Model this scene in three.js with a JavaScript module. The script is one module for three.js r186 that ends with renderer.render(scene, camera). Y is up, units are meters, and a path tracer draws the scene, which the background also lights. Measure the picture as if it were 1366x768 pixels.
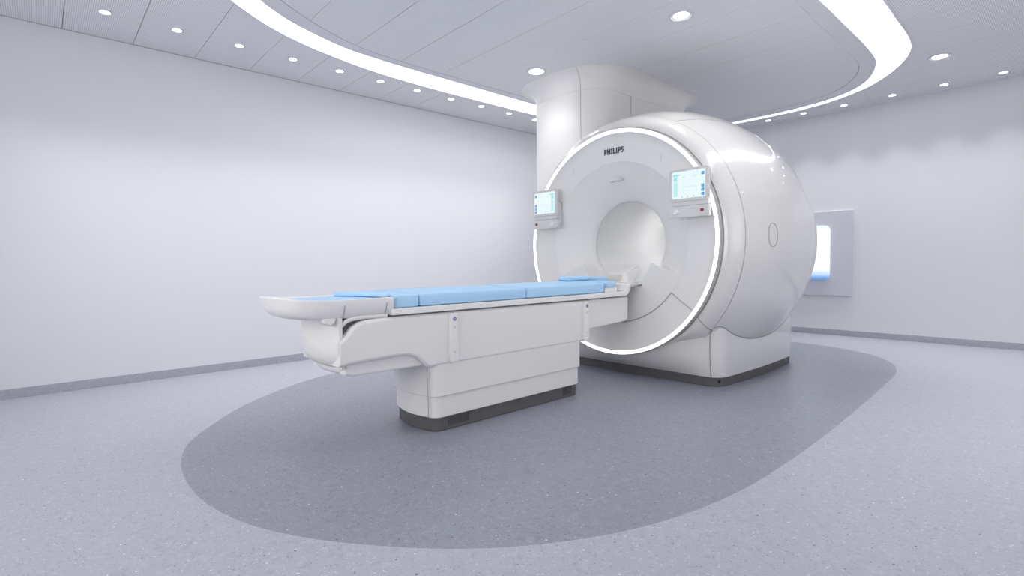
import * as THREE from 'three';
import { RectAreaLightUniformsLib } from 'three/addons/lights/RectAreaLightUniformsLib.js';
import { RoundedBoxGeometry } from 'three/addons/geometries/RoundedBoxGeometry.js';
import { mergeGeometries, mergeVertices, toCreasedNormals } from 'three/addons/utils/BufferGeometryUtils.js';
import { TextGeometry } from 'three/addons/geometries/TextGeometry.js';
import { FontLoader } from 'three/addons/loaders/FontLoader.js';

// ---------------------------------------------------------------- camera, exposure
const scene = new THREE.Scene();
scene.background = new THREE.Color(0x000000);
const renderer = new THREE.WebGLRenderer({ antialias: true });
renderer.toneMapping = THREE.LinearToneMapping;
renderer.toneMappingExposure = 1.05;
renderer.shadowMap.enabled = true;
RectAreaLightUniformsLib.init();

const camera = new THREE.PerspectiveCamera(2 * Math.atan(384 / 692.47) * 180 / Math.PI, 1366 / 768, 0.05, 60);
{
  const yaw = 0.737197, pitch = -0.0460016, roll = -0.0121095;
  const f = new THREE.Vector3(Math.sin(yaw) * Math.cos(pitch), Math.sin(pitch), -Math.cos(yaw) * Math.cos(pitch));
  const r0 = new THREE.Vector3(Math.cos(yaw), 0, Math.sin(yaw)), u0 = r0.clone().cross(f);
  const r = r0.clone().multiplyScalar(Math.cos(roll)).addScaledVector(u0, Math.sin(roll));
  const u = u0.clone().multiplyScalar(Math.cos(roll)).addScaledVector(r0, -Math.sin(roll));
  camera.position.set(0, 1, 0);
  camera.quaternion.setFromRotationMatrix(new THREE.Matrix4().makeBasis(r, u, f.clone().negate()));
  camera.updateMatrixWorld();
}
// light levels (tune here)
const LIT = {
  band: 4.2,        // radiance of the oval light band
  bandGlow: 1.6,   // what the eye sees of its diffuser
  small: 2.2,      // candela of each small downlight
  big: 1.1,          // candela of each large downlight
  ring: 1.0,        // radiance of the scanner's light ring
  bore: 0.22,       // unseen lamp inside the bore
  screen: 0.5,
  unseenWindowNear: 0.75, unseenWindowBehind: 2.5,   // glow of two unseen windows, lighting the scanner and table fronts
};
const LIGHT = new THREE.Color().setRGB(1.0, 0.99, 0.965);

// ---------------------------------------------------------------- room dimensions
const H = 2.945, ZL = -5.61, XR = 7.85, XB = -1.5, ZN = 1.0;     // ceiling, left wall, right wall, wall behind (unseen, set close to bounce light), wall at the near side (unseen)
const ZC = -2.8, YC = 1.175;                                     // axis of the scanner bore

// ---------------------------------------------------------------- helpers
let seed = 7;
const rnd = () => { seed = (seed * 1664525 + 1013904223) >>> 0; return seed / 4294967296; };
const used = new Map();
function numbered(name) { const n = used.get(name) ?? 0; used.set(name, n + 1); return n ? name + '_' + String(n).padStart(3, '0') : name; }
function thing(name, label, category, at = [0, 0, 0], group) {
  const o = new THREE.Group(); o.name = numbered(name); o.position.set(...at); scene.add(o);
  o.userData = { label, category }; if (group) o.userData.group = group; return o;
}
function structure(name, label, category) {
  const o = new THREE.Group(); o.name = name; scene.add(o);
  o.userData = { label, category, kind: 'structure' }; return o;
}
function part(parent, name, geo, mat, label) {       // geometry is given in world coordinates
  const w = new THREE.Vector3(); parent.updateWorldMatrix(true, false); parent.getWorldPosition(w);
  geo.translate(-w.x, -w.y, -w.z);
  const m = new THREE.Mesh(geo, mat); m.name = name; m.castShadow = m.receiveShadow = true;
  if (label) m.userData.label = label;
  parent.add(m); return m;
}
function flatMesh(name, geo, mat, label, category, kind) {
  const m = new THREE.Mesh(geo, mat); m.name = name; m.castShadow = m.receiveShadow = true;
  m.userData = { label, category }; if (kind) m.userData.kind = kind; scene.add(m); return m;
}
const V2 = (x, y) => new THREE.Vector2(x, y), V3 = (x, y, z) => new THREE.Vector3(x, y, z);
const bx = (x0, x1, y0, y1, z0, z1, r = 0) => {
  const w = Math.abs(x1 - x0), h = Math.abs(y1 - y0), d = Math.abs(z1 - z0);
  const g = r ? new RoundedBoxGeometry(w, h, d, 3, Math.min(r, w / 2.01, h / 2.01, d / 2.01)) : new THREE.BoxGeometry(w, h, d);
  return g.translate((x0 + x1) / 2, (y0 + y1) / 2, (z0 + z1) / 2);
};
// plan shape (list of [x, z]) extruded upwards from y0
function planShape(pts, holes = []) {
  const s = new THREE.Shape(pts.map(([x, z]) => V2(x, -z)));
  for (const h of holes) s.holes.push(new THREE.Path(h.map(([x, z]) => V2(x, -z))));
  return s;
}
function slab(pts, y0, h, holes = []) {
  const g = new THREE.ExtrudeGeometry(planShape(pts, holes), { depth: h, bevelEnabled: false, curveSegments: 8 });
  return g.rotateX(-Math.PI / 2).translate(0, y0, 0);
}
// side profile (list of [x, y]) extruded across, between z0 and z1, with a rounded edge
function flatCaps(g, axis) {          // keep large end faces flat beside their rounded edges
  const p = g.attributes.position, n = g.attributes.normal, a = new THREE.Vector3(), b = new THREE.Vector3(), c = new THREE.Vector3();
  for (let i = 0; i < p.count; i += 3) {
    a.fromBufferAttribute(p, i); b.fromBufferAttribute(p, i + 1).sub(a); c.fromBufferAttribute(p, i + 2).sub(a); b.cross(c).normalize();
    if (Math.abs(b[axis]) > 0.999) for (let k = 0; k < 3; k++) n.setXYZ(i + k, b.x, b.y, b.z);
  }
  return g;
}
function across(pts, z0, z1, bevel = 0.006, seg = 3) {
  const s = new THREE.Shape(pts.map(([x, y]) => V2(x, y)));
  const g = new THREE.ExtrudeGeometry(s, { depth: Math.abs(z1 - z0) - 2 * bevel, bevelEnabled: bevel > 0, bevelThickness: bevel, bevelSize: bevel, bevelOffset: -bevel, bevelSegments: seg });
  return flatCaps(toCreasedNormals(g.translate(0, 0, Math.min(z0, z1) + bevel), 0.6), 'z');
}
// a face outline in (z, y) extruded along x from x0 to x1
function along(pts, x0, x1, bevel = 0, holes = []) {
  const s = new THREE.Shape(pts.map(([z, y]) => V2(z, y)));
  for (const h of holes) s.holes.push(new THREE.Path(h.map(([z, y]) => V2(z, y))));
  const g = new THREE.ExtrudeGeometry(s, { depth: x1 - x0 - 2 * bevel, bevelEnabled: bevel > 0, bevelThickness: bevel, bevelSize: bevel, bevelOffset: -bevel, bevelSegments: 3, curveSegments: 16 });
  // shape x -> world z, depth -> world x (mirrored, so the winding is turned)
  const p = g.attributes.position, t = new THREE.BufferGeometry(), a = new Float32Array(p.count * 3);
  for (let i = 0; i < p.count; i += 3) [0, 2, 1].forEach((k, j) => {
    a[(i + j) * 3] = x0 + bevel + p.getZ(i + k); a[(i + j) * 3 + 1] = p.getY(i + k); a[(i + j) * 3 + 2] = p.getX(i + k);
  });
  t.setAttribute('position', new THREE.BufferAttribute(a, 3)); t.setAttribute('uv', g.attributes.uv.clone());
  t.computeVertexNormals();
  return flatCaps(toCreasedNormals(t, 0.6), 'x');
}
// closed rows of points joined into a skin; rows: arrays of [x, y, z]
function skin(rows, { closed = true, capStart = false, capEnd = false, crease = 0.5, flip = false } = {}) {
  const n = rows[0].length, pos = [], idx = [];
  for (const r of rows) for (const p of r) pos.push(...p);
  const m = closed ? n : n - 1;
  for (let i = 0; i + 1 < rows.length; i++) for (let j = 0; j < m; j++) {
    const a = i * n + j, b = i * n + (j + 1) % n, c = a + n, d = b + n;
    flip ? idx.push(a, c, b, b, c, d) : idx.push(a, b, c, b, d, c);
  }
  const cap = (i, rev) => {
    const c = pos.length / 3, r = rows[i], q = [0, 0, 0];
    for (const p of r) for (let k = 0; k < 3; k++) q[k] += p[k] / n;
    pos.push(...q);
    for (let j = 0; j < n; j++) { const a = i * n + j, b = i * n + (j + 1) % n; rev !== flip ? idx.push(c, b, a) : idx.push(c, a, b); }
  };
  if (capStart) cap(0, true);
  if (capEnd) cap(rows.length - 1, false);
  const g = new THREE.BufferGeometry();
  g.setAttribute('position', new THREE.Float32BufferAttribute(pos, 3)); g.setIndex(idx);
  const q = toCreasedNormals(g, crease);
  q.setAttribute('uv', new THREE.Float32BufferAttribute(new Float32Array(q.attributes.position.count * 2), 2));
  return q;
}
// surface turned about the bore axis; profile: [x, r]
function turned(profile, { n = 128, yc = YC, zc = ZC, crease = 0.5, flip = false } = {}) {
  const rows = profile.map(([x, r]) => Array.from({ length: n }, (_, j) => {
    const t = j / n * Math.PI * 2; return [x, yc + r * Math.sin(t), zc + r * Math.cos(t)];
  }));
  return skin(rows, { crease, flip });
}
function tube(points, r, seg = 40, closed = false, radial = 8) {
  return new THREE.TubeGeometry(new THREE.CatmullRomCurve3(points, closed, 'centripetal'), seg, r, radial, closed);
}
const smooth = (pts, n, closed = true) => new THREE.CatmullRomCurve3(pts.map(([x, z]) => V3(x, 0, z)), closed, 'centripetal').getSpacedPoints(n).slice(0, closed ? n : n + 1).map((p) => [p.x, p.z]);

// ---------------------------------------------------------------- materials
const std = (name, o) => { const m = new THREE.MeshPhysicalMaterial(o); m.name = name; return m; };
const lin = (r, g, b) => new THREE.Color().setRGB(r, g, b);
function canvasTexture(w, h, paint, repeat) {
  const c = document.createElement('canvas'); c.width = w; c.height = h; paint(c.getContext('2d'), w, h);
  const t = new THREE.CanvasTexture(c); t.colorSpace = THREE.SRGBColorSpace; t.wrapS = t.wrapT = THREE.RepeatWrapping; t.magFilter = THREE.LinearFilter;
  if (repeat) t.repeat.set(repeat, repeat); return t;
}
// sheet vinyl: mottled ground with light and dark chips
function vinyl(base, contrast) {
  return canvasTexture(2048, 2048, (g, w, h) => {
    g.fillStyle = `rgb(${base.join(',')})`; g.fillRect(0, 0, w, h);
    const dot = (x, y, rx, ry, a, c) => {
      g.fillStyle = c;
      for (const ox of [-w, 0, w]) for (const oy of [-h, 0, h]) {
        if (x + ox < -40 || x + ox > w + 40 || y + oy < -40 || y + oy > h + 40) continue;
        g.beginPath(); g.ellipse(x + ox, y + oy, rx, ry, a, 0, Math.PI * 2); g.fill();
      }
    };
    for (let i = 0; i < 9000; i++) {
      const d = (rnd() - 0.5) * 14 * contrast;
      dot(rnd() * w, rnd() * h, 4 + rnd() * 14, 3 + rnd() * 8, rnd() * 6.28, `rgba(${base.map((c) => Math.round(c + d)).join(',')},0.5)`);
    }
    for (let i = 0; i < 16000; i++) {
      const k = rnd(), d = (k < 0.5 ? -(12 + rnd() * 30) : 10 + rnd() * 26) * contrast;
      dot(rnd() * w, rnd() * h, 1 + rnd() * 2.6, 0.8 + rnd() * 1.2, rnd() * 6.28, `rgba(${base.map((c) => Math.round(Math.max(0, Math.min(255, c + d)))).join(',')},0.75)`);
    }
    for (let i = 0; i < 420; i++) {
      const d = (rnd() < 0.55 ? 70 : -70) * contrast;
      dot(rnd() * w, rnd() * h, 1.5 + rnd() * 2.6, 1 + rnd() * 1.4, rnd() * 6.28, `rgba(${base.map((c) => Math.round(Math.max(0, Math.min(255, c + d)))).join(',')},0.9)`);
    }
  }, 1 / 2.4);
}
// micro-perforated metal: rows of pin holes
const perforated = canvasTexture(256, 256, (g, w) => {
  g.fillStyle = '#ffffff'; g.fillRect(0, 0, w, w);
  g.fillStyle = '#bdbdc0';
  for (let i = 0; i < 16; i++) for (let j = 0; j < 16; j++) { g.beginPath(); g.arc(i * 16 + 8, j * 16 + 8, 4.4, 0, 6.3); g.fill(); }
}, 1 / 0.208);
const TL = vinyl([174, 176, 188], 1.8), TD = vinyl([143, 146, 159], 1.8);
const M = {
  floor: std('light_vinyl', { map: TL, roughness: 0.42, specularIntensity: 0.7 }),
  inlay: std('dark_vinyl', { map: TD, roughness: 0.42, specularIntensity: 0.7 }),
  wall: std('wall_paint', { color: lin(0.78, 0.788, 0.835), roughness: 0.75 }),
  plank: std('perforated_metal', { map: perforated, color: lin(0.9, 0.905, 0.945), roughness: 0.6 }),
  trim: std('ceiling_trim_paint', { color: lin(0.76, 0.77, 0.82), roughness: 0.55 }),
  blind: std('unseen_window_blind', { color: lin(0.8, 0.8, 0.8), roughness: 0.9, emissive: lin(0.97, 0.98, 1.0), emissiveIntensity: 0.5 }),  // glows out of view to light the scanner and table
  cove: std('cove_paint', { color: lin(0.84, 0.845, 0.87), roughness: 0.7 }),
  gap: std('ceiling_void', { color: lin(0.1, 0.1, 0.11), roughness: 0.9 }),
  glow: std('diffuser', { color: lin(0.8, 0.8, 0.8), roughness: 0.6, emissive: lin(0.96, 0.965, 1.0), emissiveIntensity: LIT.bandGlow }),
  lens: std('lamp_lens', { color: lin(0.9, 0.9, 0.9), roughness: 0.4, emissive: lin(1, 1, 1), emissiveIntensity: 14 }),
  chrome: std('lamp_trim', { color: lin(0.7, 0.71, 0.76), roughness: 0.35 }),
  gloss: std('gloss_white_shell', { color: lin(0.77, 0.76, 0.745), roughness: 0.28, clearcoat: 1, clearcoatRoughness: 0.03 }),
  fascia: std('satin_white_fascia', { color: lin(0.88, 0.87, 0.855), roughness: 0.4 }),
  bore: std('bore_liner', { color: lin(0.86, 0.86, 0.86), roughness: 0.4 }),
  ringGlow: std('ring_light_diffuser', { color: lin(0.9, 0.9, 0.9), roughness: 0.5, emissive: lin(1, 1, 1), emissiveIntensity: 1.6 }),
  table: std('table_plastic', { color: lin(0.86, 0.85, 0.83), roughness: 0.42 }),
  tray: std('tray_plastic', { color: lin(0.9, 0.89, 0.875), roughness: 0.32 }),
  seam: std('joint_gasket', { color: lin(0.28, 0.28, 0.28), roughness: 0.8 }),
  plinth: std('dark_grey_plinth', { color: lin(0.115, 0.112, 0.112), roughness: 0.55 }),
  hole: std('black_hole', { color: lin(0.012, 0.012, 0.013), roughness: 0.8 }),
  blue: std('blue_vinyl_cushion', { color: lin(0.45, 0.71, 0.97), roughness: 0.5 }),
  housing: std('ring_housing_plastic', { color: lin(0.5, 0.5, 0.505), roughness: 0.45 }),
  bezel: std('grey_bezel', { color: lin(0.72, 0.715, 0.715), roughness: 0.45 }),
  control: std('control_plastic', { color: lin(0.74, 0.735, 0.73), roughness: 0.4 }),
  red: std('red_button', { color: lin(0.35, 0.01, 0.015), roughness: 0.35 }),
  letters: std('dark_lettering', { color: lin(0.035, 0.037, 0.042), roughness: 0.5 }),
  emblem: std('blue_emblem', { color: lin(0.03, 0.06, 0.36), roughness: 0.4 }),
  panel: std('grey_wall_panel', { color: lin(0.68, 0.69, 0.765), roughness: 0.35 }),
  column: std('column_paint', { color: lin(0.88, 0.87, 0.855), roughness: 0.4 }),
};

// ---------------------------------------------------------------- the floor
const OVAL = smooth([[0.468, -2.77], [0.49, -2.441], [0.576, -2.126], [0.709, -1.872], [0.884, -1.636], [1.069, -1.44], [1.281, -1.279], [1.537, -1.142], [1.804, -1.052], [2.181, -0.986], [2.619, -0.966],
  [3.293, -0.972], [4.184, -1.007], [5.142, -1.057], [5.564, -1.09], [6.024, -1.211], [6.415, -1.452], [6.711, -1.844], [6.844, -2.367], [6.87, -2.95], [6.75, -3.6], [6.3, -4.3], [5.5, -4.75], [4.5, -4.87],
  [3.2, -4.87], [2.4, -4.8], [1.878, -4.661], [1.465, -4.422], [1.022, -4.036], [0.699, -3.605], [0.583, -3.403], [0.502, -3.122]], 160);
{
  const f = structure('floor', 'pale speckled grey vinyl floor with a darker oval inlay', 'floor');
  part(f, 'light_vinyl', slab([[XB, ZN], [XR, ZN], [XR, ZL], [XB, ZL]], -0.1, 0.1, [OVAL]), M.floor);
  part(f, 'oval_inlay', slab(OVAL, -0.1, 0.1), M.inlay, 'darker grey speckled oval inlay');
}
// ---------------------------------------------------------------- the walls
const wall = (name, g, label) => flatMesh(name, g, M.wall, label, 'wall', 'structure');
wall('wall_left', bx(XB - 0.12, XR + 0.12, -0.1, H + 0.4, ZL - 0.12, ZL), 'plain pale lavender-white wall along the left side');
wall('wall_right', bx(XR, XR + 0.12, -0.1, H + 0.4, ZL, ZN), 'plain pale lavender-white wall behind the scanner');
// unseen windows with glowing blinds, placed to light the scanner and table fronts
const UNSEEN_WIN_NEAR = [1.0, 4.6, 0.7, 2.3], UNSEEN_WIN_ENT = [-3.8, -0.2, 0.7, 2.3];
{
  const [a, b, c, d] = UNSEEN_WIN_NEAR, hole = new THREE.Path([V2(a, c), V2(b, c), V2(b, d), V2(a, d)]);
  const s = new THREE.Shape([V2(XB - 0.12, -0.1), V2(XR + 0.12, -0.1), V2(XR + 0.12, H + 0.4), V2(XB - 0.12, H + 0.4)]); s.holes.push(hole);
  wall('wall_near', new THREE.ExtrudeGeometry(s, { depth: 0.12, bevelEnabled: false }).translate(0, 0, ZN), 'plain pale wall, out of view, with an unseen wide window on the near side of the room');
  const [e, f, g, h] = UNSEEN_WIN_ENT;
  wall('wall_entrance', along([[ZL, -0.1], [ZN, -0.1], [ZN, H + 0.4], [ZL, H + 0.4]], XB - 0.12, XB, 0, [[[e, g], [f, g], [f, h], [e, h]]]), 'plain pale wall, out of view, with an unseen wide window behind the viewpoint');
  const frame = (bar) => mergeGeometries(bar);
  const w1 = structure('window_1', 'unseen wide window with glowing white blind in the near wall, lighting the table side', 'window'), w2 = structure('window_2', 'unseen wide window with glowing white blind behind the viewpoint, lighting the scanner front', 'window');
  const z0 = ZN + 0.02, z1 = ZN + 0.07, x0 = XB - 0.07, x1 = XB - 0.02, m = 0.05;
  part(w1, 'window_frame', frame([bx(a, b, c, c + m, z0, z1), bx(a, b, d - m, d, z0, z1), bx(a, a + m, c + m, d - m, z0, z1), bx(b - m, b, c + m, d - m, z0, z1), bx((a + b) / 2 - m / 2, (a + b) / 2 + m / 2, c + m, d - m, z0, z1)]), M.trim);
  part(w1, 'blind', bx(a, b, c, d, ZN + 0.075, ZN + 0.08), M.blind, 'glowing white blind, out of view, lighting the table side');
  part(w2, 'window_frame', frame([bx(x0, x1, g, g + m, e, f), bx(x0, x1, h - m, h, e, f), bx(x0, x1, g + m, h - m, e, e + m), bx(x0, x1, g + m, h - m, f - m, f), bx(x0, x1, g + m, h - m, (e + f) / 2 - m / 2, (e + f) / 2 + m / 2)]), M.trim);
  part(w2, 'blind', bx(XB - 0.08, XB - 0.075, g, h, e, f), M.blind, 'glowing white blind, out of view, lighting the table side');
  const pane = (x, y, z, w, hh, tx, tz, q) => { const l = new THREE.RectAreaLight(LIGHT, q, w, hh); l.position.set(x, y, z); l.lookAt(tx, y, tz); l.name = 'unseen_window_light'; l.castShadow = true; scene.add(l); };  // area light at an unseen window
  // three.js area lights shine along their -z
  for (const k of [0.25, 0.75]) {
    pane(a + (b - a) * k, (c + d) / 2, ZN + 0.072, (b - a) / 2 - 1.6 * m, d - c - 2 * m, a + (b - a) * k, -9, LIT.unseenWindowNear);
    pane(XB - 0.072, (g + h) / 2, e + (f - e) * k, (f - e) / 2 - 1.6 * m, h - g - 2 * m, 9, e + (f - e) * k, LIT.unseenWindowBehind);
  }
}
{
  const base = (name, g, label) => flatMesh(name, g, M.floor, label, 'baseboard', 'structure');
  const uvBoard = (g) => { const p = g.attributes.position, u = g.attributes.uv; for (let i = 0; i < p.count; i++) u.setXY(i, p.getX(i) + p.getZ(i), p.getY(i)); return g; };
  base('baseboard_left', uvBoard(across([[XB, 0], [XR, 0], [XR, 0.075], [XB, 0.075]], ZL, ZL + 0.014, 0.002, 2)), 'speckled grey vinyl skirting along the left wall');
  base('baseboard_right', uvBoard(along([[ZL, 0], [ZN, 0], [ZN, 0.075], [ZL, 0.075]], XR - 0.014, XR, 0.002)), 'speckled grey vinyl skirting along the far right wall');
}
// ---------------------------------------------------------------- the ceiling
const mirror = (far) => { const c = -2.97; return [...far, ...far.slice().reverse().filter(([, z]) => Math.abs(z - c) > 0.02).map(([x, z]) => [x, 2 * c - z])]; };
const LOOP_OUT = smooth(mirror([[0.42, -2.97], [0.55, -3.5], [0.8, -3.88], [1.114, -4.222], [1.457, -4.477], [1.749, -4.62], [2.057, -4.717], [2.564, -4.823], [3.117, -4.868], [3.731, -4.877], [4.755, -4.875], [5.197, -4.868], [5.749, -4.854],
  [6.029, -4.816], [6.325, -4.71], [6.71, -4.48], [7.037, -4.174], [7.3, -3.655], [7.37, -2.97]]), 220);
const LOOP_IN = smooth(mirror([[0.66, -2.97], [0.76, -3.42], [0.99, -3.79], [1.265, -4.085], [1.504, -4.255], [1.784, -4.385], [2.111, -4.487], [2.572, -4.53], [3.27, -4.545], [4.416, -4.56], [4.978, -4.56], [5.776, -4.55],
  [6.165, -4.515], [6.66, -4.34], [6.963, -4.11], [7.184, -3.7], [7.275, -2.97]]), 220);
const LOOP_TILE = smooth(mirror([[0.8, -2.97], [0.89, -3.35], [1.1, -3.7], [1.371, -3.985], [1.6, -4.135], [1.872, -4.275], [2.197, -4.385], [2.681, -4.435], [3.219, -4.445], [4.26, -4.44], [4.854, -4.42], [5.839, -4.402],
  [6.185, -4.367], [6.552, -4.217], [6.847, -3.977], [7.04, -3.555], [7.07, -2.97]]), 220);
function crossing(loop, x, far) {          // z where the loop crosses x, on the far (most negative) or near side
  let best = null;
  for (let i = 0; i < loop.length; i++) {
    const a = loop[i], b = loop[(i + 1) % loop.length];
    if ((a[0] - x) * (b[0] - x) > 0 || a[0] === b[0]) continue;
    const z = a[1] + (b[1] - a[1]) * (x - a[0]) / (b[0] - a[0]);
    if (best === null || (far ? z < best : z > best)) best = z;
  }
  return best;
}
{
  const c = structure('ceiling', 'grey perforated metal plank ceiling with an oval light cove', 'ceiling');
  part(c, 'soffit', bx(XB, XR, H + 0.3, H + 0.4, ZL, ZN), M.gap);
  part(c, 'plank_backing', slab([[XB, ZN], [XR, ZN], [XR, ZL], [XB, ZL]], H + 0.0165, 0.28, [smooth(LOOP_OUT.map(([x, z]) => [3.9 + (x - 3.9) * 1.006, -2.97 + (z + 2.97) * 1.01]), 220)]), M.gap);
  const xmin = Math.min(...LOOP_OUT.map((p) => p[0])), xmax = Math.max(...LOOP_OUT.map((p) => p[0])), g = 0.002, T = 0.016;
  const steps = (a, b, n) => Array.from({ length: n + 1 }, (_, i) => a + (b - a) * i / n);
  const plank = (pts) => part(c, 'ceiling_plank', slab(pts, H, T), M.plank);
  const xs = []; for (let k = -8; k <= 16; k++) xs.push(0.675 + 0.4655 * k);
  for (let i = 0; i + 1 < xs.length; i++) {
    const a = Math.max(XB, xs[i] + g), b = Math.min(XR, xs[i + 1] - g);
    if (b - a < 0.03) continue;
    if (b <= xmin || a >= xmax) { plank([[a, ZN], [b, ZN], [b, ZL + 0.012], [a, ZL + 0.012]]); continue; }
    const inside = (x) => x > xmin && x < xmax;
    if (inside(a) && inside(b)) {
      const q = steps(a, b, 6);
      plank([[a, ZL + 0.012], ...q.map((x) => [x, crossing(LOOP_OUT, x, true)]), [b, ZL + 0.012]]);
      plank([[a, ZN], ...q.map((x) => [x, crossing(LOOP_OUT, x, false)]), [b, ZN]]);
    } else {                                 // the plank at an end of the oval keeps a bite
      const e = inside(b) ? b : a, o = inside(b) ? a : b, tip = inside(b) ? xmin : xmax;
      const q = steps(0, 1, 10).map((t) => e + (tip - e) * (1 - (1 - t) ** 2) * 0.9995);
      plank([[o, ZL + 0.012], [e, ZL + 0.012], ...q.map((x) => [x, crossing(LOOP_OUT, x, true)]), ...q.slice().reverse().map((x) => [x, crossing(LOOP_OUT, x, false)]), [e, ZN], [o, ZN]]);
    }
  }
  // the suspended oval raft: smooth border and planks
  part(c, 'raft_border', slab(LOOP_IN, H - 0.004, 0.03, [LOOP_TILE]), M.trim, 'smooth grey border of the oval ceiling raft');
  const tmin = Math.min(...LOOP_TILE.map((p) => p[0])) + 0.002, tmax = Math.max(...LOOP_TILE.map((p) => p[0])) - 0.002;
  for (let k = -2; k <= 12; k++) {
    const a = Math.max(tmin, 1.66 + 0.4835 * (k - 0) + g), b = Math.min(tmax, 1.66 + 0.4835 * (k + 1) - g);
    if (b - a < 0.02) continue;
    const q = steps(a, b, 8);
    const far = q.map((x) => [x, crossing(LOOP_TILE, x, true) + 0.004]), near = q.slice().reverse().map((x) => [x, crossing(LOOP_TILE, x, false) - 0.004]);
    part(c, 'raft_plank', slab([...far, ...near], H, T), M.plank);
  }
  part(c, 'raft_backing', slab(LOOP_TILE, H + 0.0165, 0.012), M.gap);
  const COVE = 0.09, rim = (loop, y) => loop.map(([x, z]) => [x, y, z]);
  part(c, 'cove_outer_wall', skin([rim(LOOP_OUT, H + 0.0165), rim(LOOP_OUT, H + COVE + 0.02)], {}), M.cove, 'white outer side of the light cove');
  part(c, 'cove_inner_wall', skin([rim(LOOP_IN, H + 0.026), rim(LOOP_IN, H + COVE + 0.02)], {}), M.cove, 'white inner side of the light cove');
  part(c, 'cove_lip', slab(smooth(LOOP_OUT.map(([x, z]) => [3.9 + (x - 3.9) * 1.004, -2.97 + (z + 2.97) * 1.007]), 220), H - 0.006, 0.0225, [LOOP_OUT]), M.trim, 'thin metal lip round the oval light cove');
  part(c, 'cross_strip', bx(7.06, XR, H - 0.003, H + 0.01, -1.83, -1.795), M.trim, 'pale cross strip between the cove and the right wall');
  part(c, 'edge_channel', bx(XB, XR, H - 0.004, H + 0.02, ZL, ZL + 0.012), M.housing, 'thin grey edge channel along the left wall');
}
// ---------------------------------------------------------------- the oval light band
{
  const t = thing('light_cove', 'bright white oval light band set into the ceiling', 'ceiling light', [3.9, H, -2.97]);
  part(t, 'diffuser', slab(LOOP_OUT, H + 0.09, 0.006, [LOOP_IN]), M.glow, 'glowing white diffuser');
  const N = 44, L = LOOP_OUT.length;
  for (let k = 0; k < N; k++) {
    const i0 = Math.round(k * L / N), i1 = Math.round((k + 1) * L / N) % L, im = Math.round((k + 0.5) * L / N) % L;
    const near = (p) => LOOP_IN.reduce((b, q) => (Math.hypot(q[0] - p[0], q[1] - p[1]) < Math.hypot(b[0] - p[0], b[1] - p[1]) ? q : b));
    const o = LOOP_OUT[im], n = near(o), a = LOOP_OUT[i0], b = LOOP_OUT[i1], na = near(a), nb = near(b);
    const A = [(a[0] + na[0]) / 2, (a[1] + na[1]) / 2], B = [(b[0] + nb[0]) / 2, (b[1] + nb[1]) / 2];
    const len = Math.hypot(A[0] - B[0], A[1] - B[1]) * 0.97, wid = Math.hypot(o[0] - n[0], o[1] - n[1]) * 0.86;
    const l = new THREE.RectAreaLight(LIGHT, LIT.band, wid, len);
    l.name = 'light_cove_segment'; l.castShadow = true;
    const up = V3(B[0] - A[0], 0, B[1] - A[1]).normalize(), z = V3(0, 1, 0), x = up.clone().cross(z);
    l.position.set((o[0] + n[0]) / 2, H + 0.087, (o[1] + n[1]) / 2);
    l.quaternion.setFromRotationMatrix(new THREE.Matrix4().makeBasis(x, up, z));
    scene.add(l);
  }
}
// ---------------------------------------------------------------- downlights
const ordinal = ['first', 'second', 'third', 'fourth', 'fifth', 'sixth', 'seventh', 'eighth', 'ninth', 'tenth', 'eleventh', 'twelfth', 'thirteenth'];
function lathe(profile, at, n = 32) { return toCreasedNormals(new THREE.LatheGeometry(profile.map(([r, y]) => V2(r, y)), n), 0.5).translate(...at); }
function downlight(x, z, label, group, aim = [0, 0], power = 1) {
  const t = thing('ceiling_downlight', label, 'downlight', [x, H, z], group);
  part(t, 'trim_ring', lathe([[0.034, 0.001], [0.034, -0.006], [0.045, -0.006], [0.047, 0.001]], [x, H, z], 28), M.chrome);
  part(t, 'lens', lathe([[0.0001, -0.004], [0.034, -0.004], [0.034, 0]], [x, H, z], 28), M.lens);
  const l = new THREE.SpotLight(LIGHT, LIT.small * power, 0, 0.72, 1, 2); l.position.set(x, H - 0.02, z); l.target.position.set(x + aim[0], 0, z + aim[1]);
  l.shadow.radius = 1.7; l.castShadow = true; l.name = 'downlight_lamp'; scene.add(l, l.target);
}
[-0.02, 0.4425, 0.908, 1.3735, 1.832, 2.288, 2.735, 3.183, 3.64, 4.098, 4.558, 5.025].forEach((x, i) =>
  downlight(x, -5.035, i ? `small round downlight, ${ordinal[i - 1]} from the left photo edge beside the left wall` : 'small round downlight beside the left wall, outermost at the left', 'downlights along the left wall'));
[-2.99, -2.54, -2.075, -1.575, -1.1, -0.62, -0.15].forEach((z, i) =>
  downlight(7.545, z, `small round downlight beside the right wall, ${ordinal[i]} one out from the scanner`, 'downlights along the right wall', [-0.42, 0], 1.15));
for (let i = 0; i < 9; i++) downlight(7.08 - 0.4655 * i, 0.43, 'unseen small round downlight beside the near wall', 'unseen downlights along the near wall');  // row out of view, lighting the table and drum sides
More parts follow.
